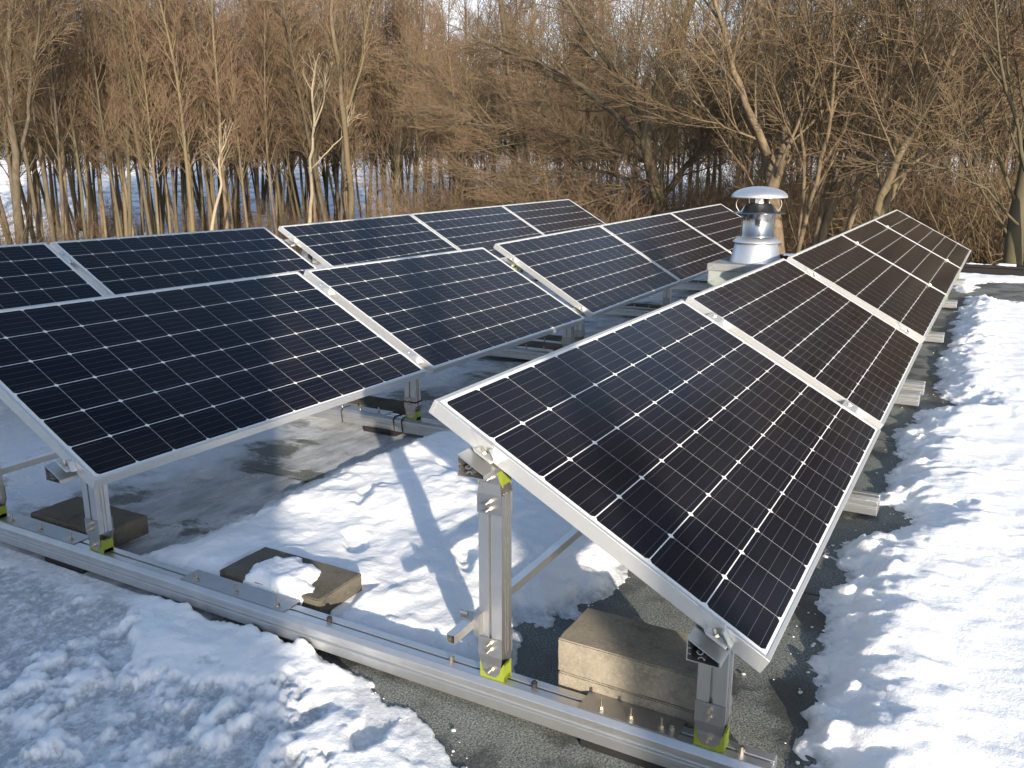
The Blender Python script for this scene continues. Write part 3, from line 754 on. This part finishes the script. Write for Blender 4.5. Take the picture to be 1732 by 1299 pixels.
# ------------------------------------------------------------------ terrain
def terrain_h(X, Y):
    D = np.hypot(X-CAM.x, Y-CAM.y)
    h = GROUND + (fbm(X, Y, .05, 3, 400)-.5)*1.2*sstep(D, 10, 40) + sstep(D, 70, 165)*7.5
    return h + (fbm(X, Y, .35, 3, 410)-.5)*.25
xs = axis((-300, -60, 20), (-60, 110, 1.6), (110, 600, 20)); ys = axis((-300, -60, 20), (-60, 110, 1.6), (110, 600, 20))
X, Y = np.meshgrid(xs, ys, indexing='ij')
def ground_mat():
    t = NT('snowy_ground'); co = t.obj()
    n1 = t.noise(co, .45, 7, .6); n2 = t.noise(co, 3, 6, .7)
    k = t.mix(t.ramp(t.math('ADD', t.math('MULTIPLY', n1, .5), t.math('MULTIPLY', n2, .5)), [(.50, 0.), (.60, 1.)]), (.80, .82, .86), (.16, .11, .07))
    return t.set(color=k, rough=.9, normal=t.bump(n2, .6, .15))
H = terrain_h(X, Y)
o = height_sheet('ground', xs, ys, H, np.ones(X.shape, bool), ground_mat(), 0, None, 'structure')
def gz(x, y): return float(terrain_h(np.array([x]), np.array([y]))[0])

# ------------------------------------------------------------------ trees
def bark(name, a, b_, c):
    t = NT(name); co = t.obj()
    oi = t.node('ShaderNodeObjectInfo')
    n = t.noise(t.map(co, (1, 1, .25)), 9, 5, .6); n2 = t.noise(co, .6, 3)
    k = t.mix(t.ramp(n, [(.3, 0.), (.7, 1.)]), a, b_)
    k = t.mix(t.math('MULTIPLY', t.ramp(t.math('ADD', n2, t.math('MULTIPLY', t.math('SUBTRACT', oi.outputs['Random'], .5), .4)), [(.4, 0.), (.65, 1.)]), .8), k, c)
    return t.set(color=k, rough=.95, spec=.15)
M['bark_grey'] = bark('bark_grey_brown', (.085, .064, .041), (.185, .143, .094), (.12, .098, .056))
M['bark_dark'] = bark('bark_dark_brown', (.055, .045, .032), (.115, .092, .064), (.085, .075, .045))
M['twig_red'] = bark('twigs_reddish', (.098, .064, .042), (.150, .102, .068), (.105, .079, .046))
M['twig_tan'] = bark('twigs_tan', (.105, .074, .045), (.160, .115, .072), (.105, .077, .043))
M['bark_pale'] = bark('bark_pale', (.20, .165, .115), (.30, .25, .175), (.18, .15, .10))

def perp(d, rng):
    r = Vector((rng.gauss(0, 1), rng.gauss(0, 1), rng.gauss(0, 1)))
    r -= d*r.dot(d)
    return r.normalized() if r.length > 1e-6 else d.orthogonal().normalized()
UP = Vector((0, 0, 1))
def grow(tr, tw, p, d, L, r, lv, P, rng, path=None):
    """one limb and everything on it; tr = trunk mesh, tw = crown mesh"""
    sg = P['seg'][lv]
    if path is None:
        n = max(2, int(round(L/sg))); pts = [p.copy()]; st = L/n
        for i in range(n):
            d = (d + perp(d, rng)*P['wob'][lv]*rng.random() + UP*P['trop'][lv]).normalized()
            p = p + d*st; pts.append(p.copy())
    else:
        pts = path; n = len(pts)-1; L = sum((pts[i+1]-pts[i]).length for i in range(n))
    tip = P['tip']
    rads = [max(tip, r*(1-(P.get('drop', .82) if lv == 0 else .82)*(i/n)**P.get('tap', 1.0))) for i in range(n+1)]
    if lv >= len(P['k'])-1: rads[-1] = tip*.5
    (tr if lv <= P['trunk_lv'] else tw).tube([tuple(q) for q in pts], rads, P['k'][lv], lv == 0)
    if lv >= len(P['n']): return
    N = P['n'][lv]
    if lv > 0: N = max(1, int(round(N*min(1.6, L/P['ref'][lv]))))
    t0 = P['t0'][lv]
    for j in range(N):
        t_ = t0 + (1-t0)*((j+rng.random())/N)
        x = t_*n; i = min(int(x), n-1); f = x-i
        q = pts[i].lerp(pts[i+1], f); dd = (pts[i+1]-pts[i]).normalized()
        an = RAD(P['ang'][lv]*(.7+.6*rng.random()))
        cd_ = (dd*math.cos(an) + perp(dd, rng)*math.sin(an)).normalized()
        if lv > 0 and cd_.z < -.3: cd_.z *= -.5; cd_.normalize()
        Lc = P['len'][lv]*(1-.62*t_)*(.65+.7*rng.random())
        rc = min(rads[i]*.62, P['rad'][lv]*(.7+.5*rng.random()))
        grow(tr, tw, q, cd_, Lc, rc, lv+1, P, rng)

FOREST = dict(k=(7, 4, 3, 3), seg=(.9, .55, .4, .3), wob=(.05, .17, .26, .32), trop=(.05, .08, .05, .02), n=(30, 8, 7), ref=(1, 2.6, 1.0), t0=(.30, .18, .12), ang=(33, 34, 38),
              len=(3.7, 1.6, .85), rad=(.034, .014, .009), tip=.0058, trunk_lv=1)
def bare_tree(name, H, r, P, seed, mb_, mt_, fork=0, lean=.05):
    rng = random.Random(seed); tr, tw = MB(), MB()
    d = Vector((rng.gauss(0, lean), rng.gauss(0, lean), 1)).normalized()
    if not fork:
        grow(tr, tw, Vector((0, 0, -.4)), d, H, r, 0, P, rng)
    else:
        for q in range(fork):
            a_ = 2*math.pi*q/fork+rng.random(); s_ = .10+.16*rng.random()
            dq = Vector((math.cos(a_)*s_, math.sin(a_)*s_, 1)).normalized()
            grow(tr, tw, Vector((math.cos(a_)*r*.9, math.sin(a_)*r*.9, -.4)), dq, H*(.8+.3*rng.random()), r*(.6+.4*rng.random()), 0, P, rng)
    return tr.mesh('trunk', mb_, True), tw.mesh('crown', mt_)
def place_tree(name, meshes, loc, rotz, sc, label, group):
    e = tag(link(name, None), label, 'tree', group); e.location = loc; e.rotation_euler = (0, 0, rotz); e.scale = (sc, sc, sc)
    link('trunk', meshes[0], e); link('crown', meshes[1], e); return e
VAR = []
for i in range(9):
    P = dict(FOREST)
    if i % 3 == 2: P['ang'] = (28, 32, 36); P['len'] = (3.6, 1.5, .8)
    VAR.append(bare_tree('bare_tree', 14.5+1.2*(i % 4), .085+.022*(i % 4), P, 100+i, M[('bark_grey', 'bark_dark')[i % 2]], M[('twig_red', 'twig_tan', 'twig_red')[i % 3]], fork=(0, 0, 0, 2, 0, 0, 0, 3, 0)[i]))
rng = random.Random(5)
def polar(px, D):
    p = at_dist(px, 300, D); return p.x, p.y
cnt = 0; taken = []
def scatter(n, px0, px1, D0, D1, lab, grp, smin, smax, mind, vs=None):
    global cnt
    k = 0; tries = 0
    while k < n and tries < n*30:
        tries += 1
        px = rng.uniform(px0, px1); D = rng.uniform(D0, D1); x, y = polar(px, D)
        if any((x-a_)**2+(y-b_)**2 < mind*mind for a_, b_ in taken): continue
        taken.append((x, y)); k += 1
        m_ = VAR[rng.choice(vs) if vs else rng.randrange(len(VAR))]
        place_tree('bare_tree', m_, (x, y, gz(x, y)), rng.random()*6.28, rng.uniform(smin, smax), lab, grp)
scatter(95, -80, 720, 45, 60, 'slender leafless tree in the nearer rank of the wood on the left', 'leafless trees of the nearer rank, left', .85, 1.1, 1.15)
scatter(85, -100, 800, 60, 88, 'slender leafless tree in the farther rank of the wood on the left', 'leafless trees of the farther rank, left', .9, 1.15, 1.2)
scatter(56, 700, 1300, 44, 80, 'leafless tree behind the sprawling tree in the middle', 'leafless trees in the middle distance', .8, 1.1, 1.8)
scatter(70, 1230, 1950, 34, 80, 'leafless tree in the thicket on the right', 'leafless trees of the right thicket', .8, 1.15, 1.8)

# undergrowth: many-stemmed leafless shrubs
SHRUB = dict(k=(4, 3, 3), seg=(.45, .35, .25), wob=(.22, .32, .36), trop=(.03, .02, 0), n=(9, 5), ref=(1, 1.1), t0=(.12, .12), ang=(34, 38), len=(1.5, .6), rad=(.012, .007), tip=.005, trunk_lv=0)
SV = []
for i in range(5):
    rr = random.Random(300+i); tr, tw = MB(), MB()
    tr.tube([(0, 0, -.3), (0, 0, .02)], [.28, .10], 6); tw.tube([(0, 0, -.3), (0, 0, .0)], [.1, .05], 4)
    for q in range(16):
        a_ = rr.random()*6.28; s_ = .15+.5*rr.random()
        grow(tr, tw, Vector((math.cos(a_)*.3*rr.random(), math.sin(a_)*.3*rr.random(), -.2)), Vector((math.cos(a_)*s_, math.sin(a_)*s_, 1)).normalized(), rr.uniform(2.2, 4.4), rr.uniform(.014, .03), 0, SHRUB, rr)
    SV.append((tr.mesh('stems', M[('bark_grey', 'bark_dark')[i % 2]], True), tw.mesh('twigs', M[('twig_tan', 'twig_red')[i % 2]])))
def shrubs(n, px0, px1, D0, D1, lab, grp, s0, s1):
    for k in range(n):
        px = rng.uniform(px0, px1); D = rng.uniform(D0, D1); x, y = polar(px, D)
        e = tag(link('bare_shrub', None), lab, 'shrub', grp); e.location = (x, y, gz(x, y)); e.rotation_euler = (0, 0, rng.random()*6.28); q = rng.uniform(s0, s1); e.scale = (q, q, q)
        m_ = SV[rng.randrange(5)]; link('stems', m_[0], e); link('twigs', m_[1], e)
shrubs(22, -60, 760, 42, 60, 'low leafless shrub among the trunks of the left wood', 'undergrowth of the left wood', .6, 1.0)
shrubs(90, 700, 1250, 27, 62, 'leafless shrub in the tangle under the sprawling tree', 'undergrowth in the middle', .85, 1.5)
shrubs(150, 1230, 1900, 25, 64, 'leafless shrub in the brown tangle on the right', 'undergrowth on the right', .9, 1.6)

# trees drawn limb by limb
LIMB = dict(k=(8, 5, 4, 3), seg=(.6, .5, .35, .25), wob=(.08, .17, .28, .34), trop=(.03, .09, .05, .01), n=(13, 8, 6), ref=(1, 2.4, .8), t0=(.15, .12, .1), ang=(33, 37, 42), drop=.62,
            len=(3.8, 1.4, .65), rad=(.034, .013, .007), tip=.0045, trunk_lv=1)
def hero(name, label, D, limbs, P, mb_, mt_, seed, group=None, jit=.6):
    rg = random.Random(seed); tr, tw = MB(), MB()
    base = at_dist(limbs[0][0][0], limbs[0][0][1], D); bz = gz(base.x, base.y)
    O = Vector((base.x, base.y, bz))
    for li, (r, pts) in enumerate((l[1], l[0:1]+l[2:]) for l in limbs):
        pass
    for l in limbs:
        pts, r = l[:-1], l[-1]*1.15
        dz = [0]; acc = 0; sgn = rg.choice((-1, 1))*rg.uniform(.1, .45)
        W = []
        for i, (px, py) in enumerate(pts):
            if i: acc += sgn*math.hypot(px-pts[i-1][0], py-pts[i-1][1])*D/F_PX
            W.append(at_dist(px, py, D+acc)-O)
        # refine with a little wander
        Q = [W[0]]
        for i in range(1, len(W)):
            for q in (1, 2, 3):
                p_ = W[i-1].lerp(W[i], q/3)
                if q < 3: p_ += Vector((rg.gauss(0, 1), rg.gauss(0, 1), rg.gauss(0, 1)))*.014*(W[i]-W[i-1]).length
                Q.append(p_)
        if l is limbs[0]: Q.insert(0, Vector((Q[0].x, Q[0].y, -.5)))
        grow(tr, tw, None, None, 0, r, 0, P, rg, path=Q)
    e = tag(link(name, None), label, 'tree', group); e.location = O
    link('trunk', tr.mesh('trunk', mb_, True), e); link('crown', tw.mesh('crown', mt_), e)
    return e
hero('forked_tree', 'grey-brown tree behind the chimney whose trunk forks into upright stems', 23, [
    [(1318, 480), (1312, 400), (1306, 320), (1296, 250), (1284, 150), (1290, 60), (1278, -60), .20],
    [(1306, 320), (1330, 240), (1334, 150), (1352, 60), (1366, -50), .13],
    [(1298, 262), (1272, 200), (1240, 120), (1222, 40), (1190, -50), .09],
    [(1312, 300), (1350, 210), (1385, 120), (1420, 20), .04],
    [(1292, 240), (1225, 215), (1150, 150), (1090, 60), .025]], LIMB, M['bark_grey'], M['twig_tan'], 11)
hero('leaning_tree', 'nearer leaning tree right of the chimney fanning up to the right', 22, [
    [(1462, 430), (1500, 340), (1545, 255), (1610, 175), (1680, 110), (1760, 50), .085],
    [(1470, 420), (1490, 330), (1540, 230), (1590, 130), (1650, 20), (1690, -60), .085],
    [(1530, 285), (1600, 240), (1670, 180), (1760, 110), .06],
    [(1500, 320), (1520, 210), (1555, 100), (1580, -40), .07]], LIMB, M['bark_grey'], M['twig_tan'], 12)
hero('leaning_tree', 'tight clump of stems between the chimney and the leaning tree', 24, [
    [(1372, 440), (1392, 350), (1416, 260), (1440, 150), (1478, 40), (1500, -50), .10],
    [(1385, 430), (1412, 330), (1450, 220), (1500, 110), (1560, -30), .09],
    [(1345, 440), (1370, 340), (1400, 230), (1412, 110), (1408, -40), .06],
    [(1352, 440), (1360, 300), (1355, 180), (1370, 60), (1360, -40), .045],
    [(1430, 430), (1450, 310), (1490, 180), (1520, 60), (1530, -50), .07]], LIMB, M['bark_grey'], M['twig_tan'], 13)
SPR = dict(LIMB); SPR['n'] = (22, 10, 7); SPR['len'] = (3.8, 1.5, .7); SPR['trop'] = (.0, .02, .01, 0); SPR['ang'] = (40, 38, 40); SPR['wob'] = (.1, .22, .3, .34)
hero('sprawling_tree', 'sprawling brown tree with a bent trunk and long arching branches', 30, [
    [(1120, 420), (1112, 330), (1092, 235), (1112, 150), (1150, 80), (1176, -40), .24],
    [(1100, 262), (1040, 190), (960, 130), (880, 95), (800, 60), .12],
    [(1092, 235), (1060, 150), (1010, 80), (960, 0), (930, -60), .12],
    [(1110, 320), (1020, 290), (930, 290), (840, 300), (760, 270), .06],
    [(1105, 280), (1000, 235), (900, 215), (800, 210), (710, 190), .07],
    [(1112, 340), (1180, 260), (1230, 200), (1250, 130), .10],
    [(1108, 300), (1040, 330), (960, 350), (880, 345), .045]], SPR, M['bark_dark'], M['twig_red'], 14)
hero('sprawling_tree', 'brown tree spreading between the wood and the bent tree', 36, [
    [(905, 420), (900, 330), (880, 240), (860, 140), (850, 30), (840, -60), .16],
    [(890, 290), (820, 220), (750, 150), (690, 100), .08],
    [(880, 240), (930, 150), (980, 60), (1010, -30), .09],
    [(898, 320), (980, 270), (1050, 230), (1120, 215), .06]], SPR, M['bark_dark'], M['twig_tan'], 15)
hero('edge_tree', 'dark thick trunk at the right edge behind the black roof edge', 20, [
    [(1712, 470), (1716, 400), (1730, 320), (1752, 200), (1790, 60), (1800, -60), .17],
    [(1722, 380), (1670, 320), (1600, 285), (1540, 272), .022],
    [(1735, 290), (1712, 180), (1690, 90), (1680, -20), .035]], LIMB | {'n': (9, 6, 5)}, M['bark_dark'], M['twig_red'], 16)
PAL = dict(LIMB); PAL['n'] = (9, 4, 3); PAL['len'] = (1.9, .9, .5); PAL['ang'] = (24, 26, 30); PAL['tip'] = .008; PAL['rad'] = (.028, .014, .010); PAL['t0'] = (.55, .2, .2)
hero('pale_tree', 'thin pale-barked tree with a side branch before the left wood', 42, [
    [(522, 390), (528, 330), (524, 270), (532, 210), (528, 150), (540, 90), .085],
    [(527, 285), (556, 255), (582, 228), (590, 195), .035],
    [(532, 215), (548, 170), (552, 120), .04]], PAL, M['bark_pale'], M['bark_pale'], 17)
hero('pale_tree', 'short pale crooked trunk catching the sun in the left wood', 42, [
    [(358, 392), (365, 350), (375, 312), (370, 270), (384, 235), .075]], PAL, M['bark_pale'], M['bark_pale'], 18)
hero('wood_edge_tree', 'tall tree right of the pale thin one with a long bare trunk', 43, [
    [(596, 390), (592, 300), (582, 200), (572, 100), (560, 20), (566, -60), .14],
    [(582, 200), (610, 120), (622, 30), (640, -50), .06]], PAL | {'n': (16, 7, 5), 'len': (2.8, 1.2, .7), 't0': (.35, .15, .1)}, M['bark_grey'], M['twig_tan'], 19)
hero('wood_edge_tree', 'thick sunlit trunk at the far left of the wood', 44, [
    [(34, 410), (28, 320), (22, 230), (14, 120), (20, 0), (16, -60), .17],
    [(27, 300), (44, 220), (50, 150), (66, 40), (70, -50), .08]], PAL | {'n': (18, 8, 6), 'len': (3.2, 1.4, .8), 't0': (.3, .15, .1)}, M['bark_dark'], M['twig_red'], 20)
# tall trees right of the frame, seen mirrored in the panels
for k, (px, D) in enumerate(((1850, 19), (2050, 24), (2250, 20), (2500, 26), (2900, 24))):
    x, y = polar(px, D)
    place_tree('bare_tree', VAR[(3, 7, 1, 4, 7)[k]], (x, y, gz(x, y)), k*1.3, 1.05, 'tall leafless tree beyond the right end of the roof', 'leafless trees beyond the right end of the roof')

# far wood closing the view
rf = random.Random(77); b = MB()
for k in range(1300):
    px = rf.uniform(-250, 2000); D = rf.uniform(125, 200); p = polar(px, D); h = rf.uniform(10, 17); z0 = gz(*p)
    x, y = p; b.tube([(x, y, z0-.3), (x+rf.gauss(0, .3), y+rf.gauss(0, .3), z0+h*.5), (x+rf.gauss(0, .6), y+rf.gauss(0, .6), z0+h)], [.14, .09, .02], 4, False)
    for q in range(46):
        zz = z0+h*(.25+.75*rf.random()); a_ = rf.random()*6.28; l = rf.uniform(.8, 2.6)*(1.25-(zz-z0)/h*.6)
        b.tube([(x, y, zz), (x+math.cos(a_)*l*.5, y+math.sin(a_)*l*.5, zz+l*.5), (x+math.cos(a_)*l*.75+rf.gauss(0, .15), y+math.sin(a_)*l*.75+rf.gauss(0, .15), zz+l*1.05)], [.028, .022, .012], 3, False)
o = obj('distant_wood', b, M['twig_red']); o['kind'] = 'stuff'

# ------------------------------------------------------------------ unseen block added behind the camera to shade the near left
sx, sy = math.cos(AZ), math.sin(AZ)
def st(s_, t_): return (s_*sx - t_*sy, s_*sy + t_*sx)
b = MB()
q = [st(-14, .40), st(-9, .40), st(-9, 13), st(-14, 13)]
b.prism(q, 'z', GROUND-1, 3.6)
hs = tag(obj('added_shade_block', b, bpy.data.materials['stucco_wall']), 'tall plain unseen block added behind the photographer to shade the near left', 'shade block')
xq, yq = st(-7.5, -.55)
place_tree('bare_tree', VAR[0], (xq, yq, GROUND), 1.0, 1.5, 'tall unseen leafless tree added behind the photographer for its shadow bands', 'unseen leafless trees added behind the photographer')  # unseen, added so that its trunk throws soft dark bands on the snow
